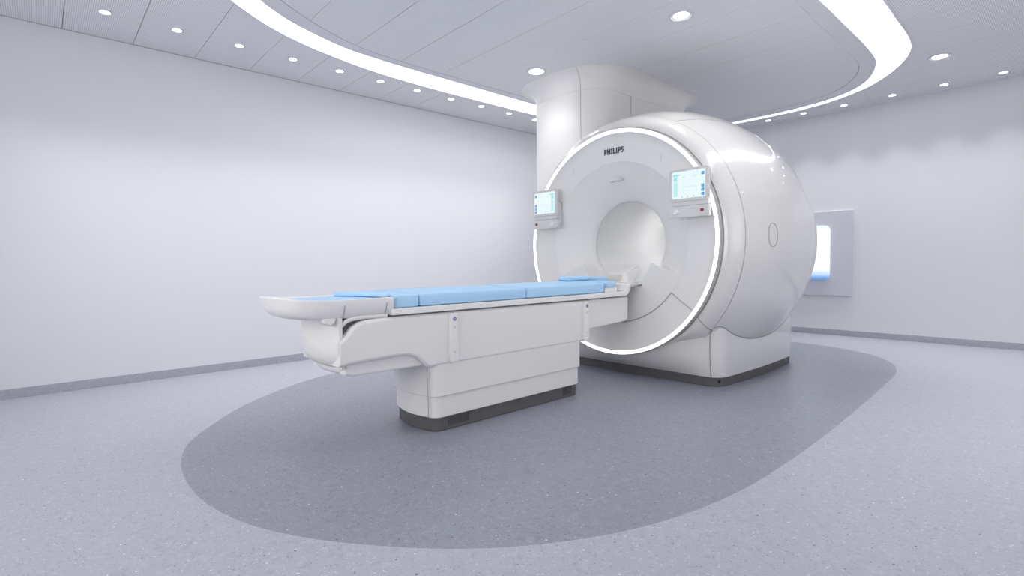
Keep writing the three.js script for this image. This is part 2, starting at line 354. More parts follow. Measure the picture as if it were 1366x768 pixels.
function spot(x, z, label, extra) {
  const t = thing('recessed_spotlight', label, 'ceiling light', [x, H, z], 'large recessed ceiling lights');
  part(t, 'trim_ring', lathe([[0.074, 0.001], [0.074, -0.006], [0.078, -0.01], [0.094, -0.01], [0.098, -0.004], [0.098, 0.001]], [x, H, z], 40), M.chrome);
  part(t, 'reflector', lathe([[0.05, 0], [0.05, -0.002], [0.074, -0.004]], [x, H, z], 40), extra ? M.chrome : M.lens, extra ? 'silvery reflector' : undefined);
  part(t, 'lens', lathe([[0.0001, -0.003], [0.06, -0.003], [0.062, 0]], [x, H, z], 40), M.lens);
  const l = new THREE.SpotLight(LIGHT, LIT.big, 0, 1.05, 1, 2); l.position.set(x, H - 0.03, z); l.target.position.set(x, 0, z);
  l.shadow.radius = 3.5; l.castShadow = true; l.name = 'spotlight_lamp'; scene.add(l, l.target);
}
spot(3.789, -3.768, 'large round recessed light beside the white ceiling column', false);
spot(3.827, -2.19, 'large round recessed light over the front of the scanner', true);
spot(6.488, -0.985, 'large round recessed light outside the oval band at the right', true);
{
  const x = 7.735, z = -2.93, t = thing('ceiling_diffuser', 'round flat air diffuser in the ceiling by the right wall', 'vent', [x, H, z]);
  part(t, 'outer_ring', lathe([[0.075, 0.001], [0.078, -0.006], [0.098, -0.004], [0.1, 0.001]], [x, H, z], 32), M.trim);
  part(t, 'disc', lathe([[0.0001, -0.009], [0.05, -0.009], [0.056, -0.002], [0.056, 0.001]], [x, H, z], 32), M.trim);
}
// ---------------------------------------------------------------- the scanner
const SC = thing('mri_scanner', 'large glossy white rounded scanner with a glowing ring round its bore', 'scanner', [4.7, 0, ZC]);
const hermite = (k, x) => {          // smooth radius along the drum
  let i = 0; while (i < k.length - 2 && x > k[i + 1][0]) i++;
  const s = (j) => (j <= 0 ? (k[1][1] - k[0][1]) / (k[1][0] - k[0][0]) : j >= k.length - 1 ? (k[j][1] - k[j - 1][1]) / (k[j][0] - k[j - 1][0]) : (k[j + 1][1] - k[j - 1][1]) / (k[j + 1][0] - k[j - 1][0]));
  const h = k[i + 1][0] - k[i][0], t = (x - k[i][0]) / h;
  return (2 * t ** 3 - 3 * t * t + 1) * k[i][1] + (t ** 3 - 2 * t * t + t) * h * s(i) + (-2 * t ** 3 + 3 * t * t) * k[i + 1][1] + (t ** 3 - t * t) * h * s(i + 1);
};
const DRUM = [[3.89, 1.105], [4.15, 1.193], [4.45, 1.241], [4.8, 1.24], [5.1, 1.195], [5.45, 1.1], [5.7, 0.985], [5.85, 0.86]];
const drumR = (x) => hermite(DRUM, x);
const onDrum = (x, deg, lift = 0) => { const r = drumR(x) + lift, a = deg * Math.PI / 180; return V3(x, YC + r * Math.sin(a), ZC + r * Math.cos(a)); };
{
  const prof = [[3.899, 1.085], [3.8945, 1.105]];
  for (let i = 1; i <= 44; i++) { const x = 3.8945 + (5.85 - 3.8945) * i / 44; prof.push([x, drumR(x)]); }
  prof.push([5.9, 0.79], [5.925, 0.7], [5.93, 0.6], [5.9, 0.5], [5.8, 0.42], [5.7, 0.385]);
  const shell = (profile, n, shrink) => skin(profile.map(([x, q]) => Array.from({ length: n }, (_, j) => {
    const t = j / n * Math.PI * 2, k = Math.min(1, Math.max(0, (-Math.sin(t) - 0.66) / 0.22)), f = shrink ? 1 - k * k * (3 - 2 * k) * 0.93 : 1, w = 0.985 + (q - 0.985) * (q > 0.985 ? f : 1);
    return [x, Math.max(0.1, YC + w * Math.sin(t)), ZC + w * Math.cos(t)];
  })), { crease: 0.5 });
  part(SC, 'drum_cover', shell(prof, 160, false), M.gloss);
  part(SC, 'front_surround', shell([[3.83, 0.975], [3.79, 0.985], [3.78, 0.995], [3.781, 1.008], [3.789, 1.03], [3.808, 1.056], [3.835, 1.078], [3.862, 1.093], [3.8885, 1.1035], [3.889, 1.085]], 240, true), M.gloss);
  part(SC, 'ring_housing', turned([[3.85, 0.9855], [3.742, 0.9855], [3.736, 0.982], [3.735, 0.9785]], { n: 160 }), M.housing);
  part(SC, 'light_ring', turned([[3.735, 0.9785], [3.733, 0.976], [3.732, 0.964], [3.733, 0.952], [3.738, 0.948]], { n: 160 }), M.ringGlow, 'glowing white ring');
  part(SC, 'front_fascia', turned([[3.738, 0.948], [3.748, 0.944], [3.764, 0.925], [3.772, 0.89], [3.776, 0.83], [3.778, 0.76], [3.78, 0.709]], { n: 160 }), M.fascia);
  part(SC, 'bore_funnel', turned([[3.78, 0.709], [3.784, 0.704], [3.83, 0.607], [3.88, 0.513], [3.93, 0.435], [3.965, 0.395], [3.99, 0.378], [4.0, 0.378]], { n: 128, crease: 0.25 }), M.fascia);
  part(SC, 'bore_tube', turned([[4.0, 0.376], [4.3, 0.376], [4.7, 0.376], [5.2, 0.376], [5.7, 0.385]], { n: 96 }), M.bore);
  // base
  const footprint = (y) => {
    const k = Math.min(1, Math.max(0, (y - 0.075) / 0.2)), e = 1 - (1 - k) ** 2;
    const xf = 3.925 - 0.025 * e, xc = 3.92 - 0.13 * e, xr = 5.63, hw = 0.905, pts = [];
    const corner = (cx, cz, rx, rz, a0, a1) => { for (let i = 0; i <= 10; i++) { const a = a0 + (a1 - a0) * i / 10; pts.push([cx + rx * Math.cos(a), y, ZC + cz + rz * Math.sin(a)]); } };
    const rf = 0.13, rr = 0.3;
    corner(xf + rf, hw - rf * 0.9, rf, rf * 0.9, Math.PI, Math.PI / 2);            // front near
    for (let i = 1; i < 10; i++) { const t = i / 10; pts.push([xf + rf + (xr - rr - xf - rf) * t, y, ZC + hw + 0.02 * Math.sin(Math.PI * t)]); }
    corner(xr - rr, hw - rr, rr, rr, Math.PI / 2, 0);
    corner(xr - rr, -hw + rr, rr, rr, 0, -Math.PI / 2);
    for (let i = 1; i < 10; i++) { const t = 1 - i / 10; pts.push([xf + rf + (xr - rr - xf - rf) * t, y, ZC - hw - 0.02 * Math.sin(Math.PI * t)]); }
    corner(xf + rf, -hw + rf * 0.9, rf, rf * 0.9, -Math.PI / 2, -Math.PI);
    for (let i = 1; i < 28; i++) { const t = -1 + 2 * i / 28; pts.push([xc + (xf - xc) * Math.abs(t) ** 2.6, y, ZC + t * (hw - rf * 0.9)]); }
    return pts;
  };
  const grow = (pts, d, y) => pts.map(([x, , z]) => [4.77 + (x - 4.77) * (1 + d / 0.86), y, ZC + (z - ZC) * (1 + d / 0.905)]);
  const ys = [0.078, 0.1, 0.14, 0.18, 0.22, 0.26, 0.3, 0.36, 0.42, 0.5, 0.6];
  part(SC, 'base_cover', skin(ys.map(footprint), { crease: 0.5, flip: true, capEnd: true, capStart: true }), M.gloss);
  const f0 = footprint(0);
  part(SC, 'plinth', skin([grow(f0, -0.012, 0.001), grow(f0, -0.012, 0.074), grow(f0, -0.025, 0.079)], { flip: true, capEnd: true, capStart: true, crease: 0.5 }), M.plinth, 'dark grey plinth strip');
  part(SC, 'plinth_socket', new THREE.CylinderGeometry(0.013, 0.013, 0.012, 20).rotateX(Math.PI / 2).rotateY(-0.35).translate(3.985, 0.042, ZC + 0.862), M.hole, 'black round socket in the plinth');
  // joints
  const vert = ys.slice(0, 6).map((y) => { const p = footprint(y)[2]; return V3(p[0] - 0.0005, p[1], p[2]); });
  part(SC, 'cover_joint', tube([...vert, V3(3.905, 0.33, ZC + 0.824), V3(3.902, 0.39, ZC + 0.826), V3(3.894, 0.435, ZC + 0.834), V3(3.8885, 0.465, ZC + 0.849)], 0.003, 60), M.seam);
  part(SC, 'cover_joint', tube([[3.781, 0.995], [3.7815, 1.008], [3.7895, 1.03], [3.8085, 1.056], [3.8355, 1.078], [3.8625, 1.093], [3.889, 1.104]].map(([x, q]) => V3(x - 0.0005, YC + q * Math.sin(-0.6545 - 0.42 * (q - 0.995)), ZC + q * Math.cos(-0.6545 - 0.42 * (q - 0.995)))), 0.0026, 24), M.seam);
  part(SC, 'cover_joint', tube(Array.from({ length: 16 }, (_, i) => onDrum(3.892 + (5.75 - 3.892) * i / 15, 62 - 9 * Math.sin(Math.PI * i / 15), -0.0015)), 0.003, 60), M.seam);
  part(SC, 'cover_joint', tube([3.892, 3.93, 3.97, 4.03, 4.1, 4.2, 4.35, 4.5, 4.7, 4.9, 5.1, 5.3, 5.45].map((x) => {
    const u = Math.max(0, (4.03 - x) / 0.13), w = 0.788 + 0.117 * Math.sqrt(Math.max(0, 1 - u * u * 0.55)) + 0.02 * Math.sin(Math.PI * Math.min(1, Math.max(0, (x - 4.03) / 1.3))) + 0.001, q = drumR(x);
    return V3(x, YC - Math.sqrt(q * q - w * w), ZC + w);
  }), 0.003, 80), M.seam);
  // lower fascia: the flush apron that fills the foot of the funnel, with the table channel
  const arc = []; for (let i = 0; i <= 28; i++) { const a = (-24 - (180 - 48) * i / 28) * Math.PI / 180; arc.push([ZC + 0.706 * Math.cos(a), YC + 0.706 * Math.sin(a)]); }
  const ap = [[ZC - 0.37, 1.0], [ZC - 0.3, 0.885], [ZC - 0.27, 0.8], [ZC + 0.27, 0.8], [ZC + 0.3, 0.885], [ZC + 0.37, 1.0]];
  part(SC, 'lower_apron', along([...ap, ...arc], 3.781, 5.5, 0.004), M.fascia);
  const seamAt = (deg, r, x = 3.779) => V3(x, YC + r * Math.sin(deg * Math.PI / 180), ZC + r * Math.cos(deg * Math.PI / 180));
  for (const s of [0, 1]) {
    const d = (a) => (s ? 180 - a : a);
    part(SC, 'fascia_joint', tube(Array.from({ length: 10 }, (_, i) => seamAt(d(-37 - 53 * i / 9), 0.697, 3.7795)), 0.0028, 40), M.seam);
    part(SC, 'fascia_joint', tube([seamAt(d(-37), 0.7, 3.7795), seamAt(d(-37), 0.8, 3.7765), seamAt(d(-36.7), 0.86, 3.774), seamAt(d(-36.5), 0.925, 3.764)], 0.0028, 12), M.seam);
  }
  // bore rails beside the table
  for (const s of [-1, 1]) {
    const rail = [[-0.36, 0.79], [-0.36, 0.995], [-0.315, 0.99], [-0.3, 0.955], [-0.285, 0.925], [-0.25, 0.9], [-0.232, 0.87], [-0.225, 0.812], [-0.2, 0.79]].map(([z, y]) => [ZC - s * z, y]);
    part(SC, 'bore_rail', along(s > 0 ? rail : rail.reverse(), 3.99, 5.4, 0.003), M.bore);
  }
  part(SC, 'rail_gap', tube([V3(3.984, 0.985, ZC + 0.322), V3(3.984, 0.93, ZC + 0.3), V3(3.984, 0.895, ZC + 0.27), V3(3.984, 0.86, ZC + 0.235)], 0.005, 16), M.seam, 'dark gap beside the bore rail');
  part(SC, 'bore_bed', bx(3.91, 5.4, 0.79, 0.812, ZC - 0.24, ZC + 0.24, 0.004), M.bore);
  // slots and grip on the fascia
  for (const [y, z] of [[1.862, -3.27], [1.852, -2.335]]) part(SC, 'fascia_slot', bx(3.772, 3.79, y - 0.03, y + 0.03, z - 0.005, z + 0.005, 0.004), M.bezel);
  part(SC, 'grip_recess', along([[ZC - 0.06, 1.715], [ZC - 0.045, 1.745], [ZC + 0.045, 1.745], [ZC + 0.06, 1.715], [ZC + 0.045, 1.722], [ZC - 0.045, 1.722]], 3.797, 3.83, 0.002), M.control, 'shallow grip under the lettering');
  // oval cover on the side
  const o = []; for (let i = 0; i < 40; i++) { const a = i / 40 * Math.PI * 2, w = 4.165 + 0.05 * Math.cos(a), y = 1.2 + 0.09 * Math.sign(Math.sin(a)) * Math.abs(Math.sin(a)) ** 0.7, r = drumR(w) + 0.0005; o.push(V3(w, y, ZC + Math.sqrt(r * r - (y - YC) ** 2))); }
  part(SC, 'side_hatch_outline', tube(o, 0.002, 80, true), M.seam, 'small upright oval hatch outline');
  // lettering
  const font = await new FontLoader().loadAsync('fonts/droid/droid_sans_bold.typeface.json');
  const tg = new TextGeometry('PHILIPS', { font, size: 0.043, depth: 0.004, curveSegments: 4, bevelEnabled: false });
  tg.computeBoundingBox(); const b = tg.boundingBox, sx = 0.205 / (b.max.x - b.min.x), sy = 0.05 / (b.max.y - b.min.y);
  tg.translate(-(b.max.x + b.min.x) / 2, -(b.max.y + b.min.y) / 2, 0).scale(sx, sy, 1).rotateY(-Math.PI / 2).translate(3.776, 1.982, ZC - 0.004);
  part(SC, 'lettering', tg, M.letters, 'dark grey capital letters reading PHILIPS');
  // unseen in-bore lamp strip, placed to light the bore liner
  const lamp = part(SC, 'unseen_bore_lamp', bx(4.75, 5.05, YC + 0.355, YC + 0.365, ZC - 0.03, ZC + 0.03, 0.004), M.lens, 'unseen lamp strip at the top of the bore, lighting its liner');
  const bl = new THREE.RectAreaLight(LIGHT, LIT.bore * 60, 0.3, 0.06); bl.position.set(4.9, YC + 0.352, ZC); bl.lookAt(4.9, 0, ZC); bl.name = 'unseen_bore_lamp_light'; scene.add(bl);
  // light of the ring
  for (let k = 0; k < 32; k++) {
    const a = (k + 0.5) / 32 * Math.PI * 2, l = new THREE.RectAreaLight(LIGHT, LIT.ring, 0.18, 0.022);
    l.position.set(3.729, YC + 0.964 * Math.sin(a), ZC + 0.964 * Math.cos(a));
    const tg2 = V3(0, Math.cos(a), -Math.sin(a)), z = V3(1, 0, 0); l.quaternion.setFromRotationMatrix(new THREE.Matrix4().makeBasis(tg2, z.clone().cross(tg2), z));
    l.castShadow = true; l.name = 'ring_light'; scene.add(l);
  }
}
// ---------------------------------------------------------------- ceiling column behind the scanner
{
  const t = thing('ceiling_column', 'white column flaring into the ceiling behind the scanner', 'column', [5.05, 0, -3.8]);
  const ring = (y, d) => {
    const x0 = 4.12 - d, x1 = 6.02 + d, z0 = -4.3 - d, z1 = -3.28 + d, r = Math.min(0.34 + d, (z1 - z0) / 2 - 0.01), pts = [];
    for (const [cx, cz, a0] of [[x0 + r, z1 - r, Math.PI], [x1 - r, z1 - r, Math.PI / 2], [x1 - r, z0 + r, 0], [x0 + r, z0 + r, -Math.PI / 2]])
      for (let i = 0; i <= 12; i++) { const a = a0 - Math.PI / 2 * i / 12; pts.push([cx + r * Math.cos(a), y, cz + r * Math.sin(a)]); }
    return pts;
  };
  const top = 2.765, rows = [];
  for (let i = 0; i <= 10; i++) { const a = i / 10 * Math.PI / 2; rows.push(ring(top + (H - 0.004 - top) * Math.sin(a), 0.165 * (1 - Math.cos(a)))); }
  part(t, 'shaft', skin([ring(0.001, 0), ring(1.5, 0), ring(top - 0.0015, 0)], { flip: true, capStart: true }), M.column);
  part(t, 'flared_collar', skin([ring(top + 0.0005, -0.01), ...rows, ring(H - 0.0005, 0.166)], { flip: true, capEnd: true }), M.column);
  const i = 3;
  part(t, 'panel_joint', tube([V3(...ring(1.2, 0.0003)[i]), V3(...ring(top, 0.0003)[i])], 0.0022, 4), M.seam);
  part(t, 'panel_joint', tube(rows.map((q) => V3(...q[i])), 0.0022, 20), M.seam);
  part(t, 'panel_joint', tube([V3(4.72, 2.1, -3.2797), V3(4.72, top, -3.2797)], 0.0022, 4), M.seam);
}
// ---------------------------------------------------------------- display consoles
function screenTexture(flip) {
  return canvasTexture(512, 400, (g, w, h) => {
    g.fillStyle = '#e9fafb'; g.fillRect(0, 0, w, h);
    const X = (x, ww) => (flip ? w - x - ww : x);
    const box = (x, y, ww, hh, c) => { g.fillStyle = c; g.fillRect(X(x, ww), y, ww, hh); };
    box(22, 50, 70, 320, '#bfeef0'); box(8, 40, 120, 16, '#8fdbe0'); box(34, 90, 40, 40, '#a3e2e6'); box(34, 140, 40, 16, '#e9fafb');
    for (const y of [38, 216, 276, 336]) { g.fillStyle = '#3d8fd0'; g.beginPath(); g.roundRect(X(452, 46), y, 46, 46, 8); g.fill(); box(464, y + 20, 22, 6, '#cfe8f8'); }
    for (const [x, y, ww] of [[160, 70, 60], [160, 88, 44], [300, 70, 90], [320, 88, 60], [160, 230, 240], [160, 280, 120]]) box(x, y, ww, 5, '#c8dfe2');
    for (const x of [150, 240, 330]) box(x, 372, 16, 10, '#7f9aa8');
    for (const x of [330, 380]) box(x, 28, 14, 8, '#9fb8c2');
  });
}
function consoleUnit(zc, flip, label) {
  const y = 1.53, t = thing('display_console', label, 'display', [3.7, 1.34, zc], 'displays on the scanner front');
  const rect = (w, h, r, cz, cy) => { const p = []; for (const [sx, sy, a0] of [[1, 1, 0], [-1, 1, 90], [-1, -1, 180], [1, -1, 270]]) for (let i = 0; i <= 5; i++) { const a = (a0 + 18 * i) * Math.PI / 180; p.push([cz + sx * (w / 2 - r) + r * Math.cos(a), cy + sy * (h / 2 - r) + r * Math.sin(a)]); } return p; };
  const s = flip ? -1 : 1;
  part(t, 'mounting_plate', along(rect(0.18, 0.2, 0.02, zc - s * 0.055, 1.49), 3.706, 3.771, 0.004), M.control);
  const bz = part(t, 'bezel', along(rect(0.324, 0.252, 0.018, zc, 1.59), 3.678, 3.708, 0.004), M.bezel, 'grey screen bezel');
  const sm = std('screen_image', { color: lin(0.02, 0.02, 0.02), roughness: 0.25, emissive: lin(1, 1, 1), emissiveMap: screenTexture(flip), emissiveIntensity: 0.93 });
  const sg = new THREE.PlaneGeometry(0.274, 0.206).rotateY(-Math.PI / 2).translate(3.6775, 1.59, zc);
  part(t, 'screen', sg, sm, 'lit screen with pale cyan panel and blue buttons');
  part(t, 'hinge_bar', bx(3.686, 3.72, 1.43, 1.47, zc - 0.15, zc + 0.155, 0.006), M.control);
  const cp = part(t, 'control_panel', along(rect(0.33, 0.086, 0.012, zc, 1.385), 3.68, 3.72, 0.004), M.control);
  const disc = (name, r, h, yy, zz, m, l) => part(t, name, new THREE.CylinderGeometry(r * 0.85, r, h, 24).rotateZ(Math.PI / 2).translate(3.679 - h / 2 + 0.002, yy, zz), m, l);
  disc('red_button', 0.0125, 0.012, 1.388, zc + s * 0.112, M.red, 'round dark red button');
  disc('dial', 0.021, 0.016, 1.384, zc - s * 0.105, M.tray, 'white round dial');
  for (const k of [-1, 1]) disc('small_button', 0.007, 0.006, 1.386, zc - s * 0.105 + k * 0.038, M.tray);
  const l = new THREE.RectAreaLight(lin(0.92, 1, 1), LIT.screen, 0.27, 0.2); l.position.set(3.67, 1.59, zc); l.lookAt(0, 1.59, zc); l.name = 'screen_light'; scene.add(l);
}
consoleUnit(-2.04, false, 'display console right of the bore with red button at its right');
consoleUnit(-3.562, true, 'display console left of the bore with red button at its left');

// ---------------------------------------------------------------- the patient table
const TB = thing('patient_table', 'long white patient table on a stepped pedestal before the scanner', 'table', [2.35, 0, ZC]);
const TH = 0.228;                     // half width of the pedestal
function pedestal(y, d, x0 = 1.668, x1 = 3.02) {
  const hw = TH + d, a0 = x0 - d, a1 = x1 + d, r = 0.055, bulge = 0.03, pts = [];
  const arcs = (cx, cz, s) => { for (let i = 0; i <= 6; i++) { const a = s + -Math.PI / 2 * i / 6; pts.push([cx + r * Math.cos(a), y, ZC + cz + r * Math.sin(a)]); } };
  arcs(a0 + bulge + r, hw - r, Math.PI); arcs(a1 - r, hw - r, Math.PI / 2); arcs(a1 - r, -hw + r, 0); arcs(a0 + bulge + r, -hw + r, -Math.PI / 2);
  for (let i = 1; i < 10; i++) { const t = i / 10; pts.push([a0 + bulge - bulge * Math.sin(Math.PI * t), y, ZC + (-1 + 2 * t) * (hw - r)]); }
  return pts;
}
{
  const step = (name, y0, y1, d, m, l) => part(TB, name, skin([pedestal(y0, d - 0.003), pedestal(y0 + 0.004, d), pedestal(y1 - 0.004, d), pedestal(y1, d - 0.004)], { flip: true, capStart: true, capEnd: true, crease: 0.5 }), m, l);
  step('plinth', 0.001, 0.086, -0.004, M.plinth, 'dark grey plinth with vent holes');
  step('lower_skirt', 0.086, 0.222, 0.008, M.table);
  step('middle_skirt', 0.216, 0.42, 0.018, M.table);
  for (const [x0, nx] of [[1.80, 15], [2.84, 9]]) {
    const hs = []; for (let i = 0; i < nx; i++) for (let j = 0; j < 6; j++) hs.push(bx(x0 + i * 0.011, x0 + i * 0.011 + 0.006, 0.026 + j * 0.009, 0.031 + j * 0.009, ZC + TH - 0.006, ZC + TH - 0.0032));
    const v = part(TB, 'vent_holes', mergeGeometries(hs), M.hole, 'grid of small vent holes'); v.userData.kind = 'stuff';
  }
  part(TB, 'pedestal_joint', tube([V3(1.676, 0.09, ZC + TH - 0.028), V3(1.676, 0.215, ZC + TH - 0.028)], 0.002, 4), M.seam);
  part(TB, 'pedestal_joint', tube([V3(1.666, 0.225, ZC + TH - 0.018), V3(1.666, 0.4, ZC + TH - 0.018)], 0.002, 4), M.seam);
  // long upper body with the overhanging foot end
  const prof = [[3.085, 0.405], [3.085, 0.718], [1.43, 0.718], [1.3, 0.716], [1.235, 0.706], [1.19, 0.68], [1.155, 0.64], [1.13, 0.617], [1.112, 0.607], [1.112, 0.482], [1.13, 0.478], [1.19, 0.486], [1.45, 0.494],
    [1.53, 0.49], [1.58, 0.47], [1.61, 0.44], [1.64, 0.41], [1.67, 0.402]];
  part(TB, 'upper_body', across(prof, ZC - TH - 0.022, ZC + TH + 0.022, 0.02, 5), M.table);
  part(TB, 'keel', across([[1.16, 0.5], [1.16, 0.43], [1.2, 0.415], [1.7, 0.414], [1.7, 0.5]], ZC - TH + 0.01, ZC + TH - 0.01, 0.012, 3), M.table);
  part(TB, 'pedestal_shoulder', skin([pedestal(0.4, 0.016), pedestal(0.43, 0.014), pedestal(0.455, 0.004), pedestal(0.475, -0.02), pedestal(0.485, -0.05)], { flip: true, capEnd: true, capStart: true }), M.table);
  // rounded end cap below the foot tray
  const cap = (y, d) => { const pts = [], hw = TH + 0.016 - Math.max(0, d) * 0.4; for (let i = 0; i <= 20; i++) { const t = -1 + 2 * i / 20; pts.push([1.066 + d + 0.046 * Math.abs(t) ** 2.6, y, ZC + t * hw]); } pts.push([1.14, y, ZC + hw], [1.14, y, ZC - hw]); return pts; };
  const dip = (row) => row.map(([x, y, z]) => [x, y + 1.0 * (z - ZC - 0.11) ** 2, z]);
  part(TB, 'end_cap', skin([cap(0.462, 0.07), cap(0.468, 0.05), cap(0.488, 0.026), cap(0.52, 0.008), cap(0.55, 0), cap(0.57, 0), dip(cap(0.592, 0)), dip(cap(0.597, 0.004))], { flip: false, capStart: true, capEnd: true, crease: 0.7 }), M.table);
  part(TB, 'neck', skin([cap(0.59, 0.012), cap(0.66, 0.01), cap(0.735, 0.008)], { flip: false, capStart: true, capEnd: true, crease: 0.7 }), M.table);
  const nose = (y, d) => { const pts = [], hw = TH - 0.012 - d * 0.3; for (let i = 0; i <= 20; i++) { const t = -1 + 2 * i / 20; pts.push([1.128 + d + 0.05 * Math.abs(t) ** 2.6, y, ZC + t * hw]); } pts.push([1.26, y, ZC + hw], [1.26, y, ZC - hw]); return pts; };
  part(TB, 'keel_nose', skin([nose(0.4155, 0.07), nose(0.418, 0.045), nose(0.428, 0.018), nose(0.445, 0.003), nose(0.49, 0)], { flip: false, capStart: true, capEnd: true, crease: 0.7 }), M.table);
  part(TB, 'lift_mechanism', bx(1.12, 1.3, 0.615, 0.72, ZC - 0.18, ZC + TH - 0.02, 0.004), M.plinth, 'dark mechanism in the gap under the foot tray');
  // docking end towards the scanner
  part(TB, 'docking_end', across([[3.07, 0.49], [3.14, 0.487], [3.6, 0.512], [3.645, 0.53], [3.652, 0.7], [3.64, 0.716], [3.07, 0.716]], ZC - TH + 0.004, ZC + TH + 0.004, 0.012, 4), M.table);
  // side brackets with round emblem and screw caps
  for (const x of [1.826, 3.06]) {
    const z = ZC + TH + 0.02, br = part(TB, 'side_bracket', across([[x - 0.026, 0.712], [x - 0.033, 0.44], [x - 0.024, 0.417], [x + 0.02, 0.417], [x + 0.028, 0.44], [x + 0.022, 0.712]], z - 0.01, z + 0.026, 0.006, 3), M.tray);
    const d = (name, r, y, m, l) => part(br, name, new THREE.CylinderGeometry(r, r, 0.004, 24).rotateX(Math.PI / 2).translate(x - 0.001, y, z + 0.0265), m, l);
    d('emblem_rim', 0.0135, 0.678, M.tray); d('screw_cap', 0.0085, 0.628, M.control); d('screw_cap', 0.0085, 0.478, M.control);
    part(br, 'emblem', new THREE.CylinderGeometry(0.0122, 0.0122, 0.005, 24).rotateX(Math.PI / 2).translate(x - 0.001, 0.678, z + 0.027), M.emblem, 'round blue emblem');
    part(br, 'emblem_wave', mergeGeometries([0.682, 0.674].map((y, i) => tube([V3(x - 0.009, y - 0.003, z + 0.0298), V3(x - 0.003, y + 0.002, z + 0.0298), V3(x + 0.002, y - 0.002, z + 0.0298), V3(x + 0.007, y + 0.002, z + 0.0298)], 0.0012, 10, false, 5))), M.tray, 'white wave lines');
  }
  // the sliding tabletop
  const THW = 0.262;
  const top = [[1.418, 0.728], [3.575, 0.728], [3.61, 0.742], [3.635, 0.78], [3.65, 0.812], [3.68, 0.8135], [3.9, 0.8135], [3.9, 0.823], [3.64, 0.826], [3.615, 0.805], [3.595, 0.775], [3.57, 0.762], [1.418, 0.762]];
  part(TB, 'tabletop', across(top, ZC - THW, ZC + THW, 0.003, 2), M.tray);
  part(TB, 'head_support', bx(3.375, 3.53, 0.762, 0.8015, ZC + 0.13, ZC + 0.205, 0.006), M.tray);
  part(TB, 'head_plate', across([[3.6, 0.79], [3.9, 0.806], [3.9, 0.82], [3.575, 0.82], [3.575, 0.77]], ZC - THW + 0.03, ZC + THW - 0.03, 0.003, 2), M.tray);
  for (const y of [0.845, 0.86]) part(TB, 'rest_edge', bx(3.74, 3.9, y - 0.005, y, ZC - 0.22, ZC - 0.06 + (y - 0.845) * -3, 0.002), M.tray);
  // foot tray: a shallow rounded bowl
  const foot = (y, d, hwIn) => {
    const pts = [], hw = THW - d * 0.3 - (hwIn ?? 0), xe = 0.835 + d + (hwIn ?? 0);
    for (let i = 0; i <= 36; i++) { const a = Math.PI / 2 + Math.PI * i / 36, c = Math.cos(a), s = Math.sin(a); pts.push([1.12 + (1.12 - xe) * Math.sign(c) * Math.abs(c) ** 0.8, y + (y > 0.8 ? 0.022 * Math.max(0, -c) ** 1.5 : 0), ZC + hw * Math.sign(s) * Math.abs(s) ** 0.72]); }
    pts.push([1.43 - (hwIn ?? 0), y, ZC - hw], [1.43 - (hwIn ?? 0), y, ZC + hw]);
    return pts;
  };
  part(TB, 'foot_tray', skin([foot(0.728, 0.13), foot(0.733, 0.095), foot(0.745, 0.06), foot(0.765, 0.032), foot(0.79, 0.014), foot(0.812, 0.004), foot(0.822, 0), foot(0.826, 0.002), foot(0.827, 0, 0.008), foot(0.822, 0, 0.022), foot(0.806, 0, 0.035), foot(0.803, 0, 0.05)], { flip: false, capStart: true, capEnd: true, crease: 0.6 }), M.tray);
  for (const x of [1.15, 1.388]) part(TB, 'tray_joint', tube([V3(x - 0.01, 0.735, ZC + THW - 0.012), V3(x - 0.004, 0.765, ZC + THW - 0.0065), V3(x, 0.8, ZC + THW - 0.002)], 0.002, 8), M.seam);
  part(TB, 'tray_rib', across([[1.05, 0.712], [1.075, 0.698], [1.1, 0.708], [1.11, 0.735], [1.04, 0.735]], ZC + 0.14, ZC + 0.243, 0.008, 3), M.table);
  part(TB, 'tray_arm', tube([V3(1.14, 0.69, ZC + 0.225), V3(1.17, 0.715, ZC + 0.23), V3(1.23, 0.727, ZC + 0.23), V3(1.4, 0.727, ZC + 0.23)], 0.012, 24), M.table);
  part(TB, 'tray_peg', lathe([[0.0001, 0.012], [0.004, 0.01], [0.006, 0]], [1.17, 0.826, ZC - THW + 0.012], 12), M.tray);
}
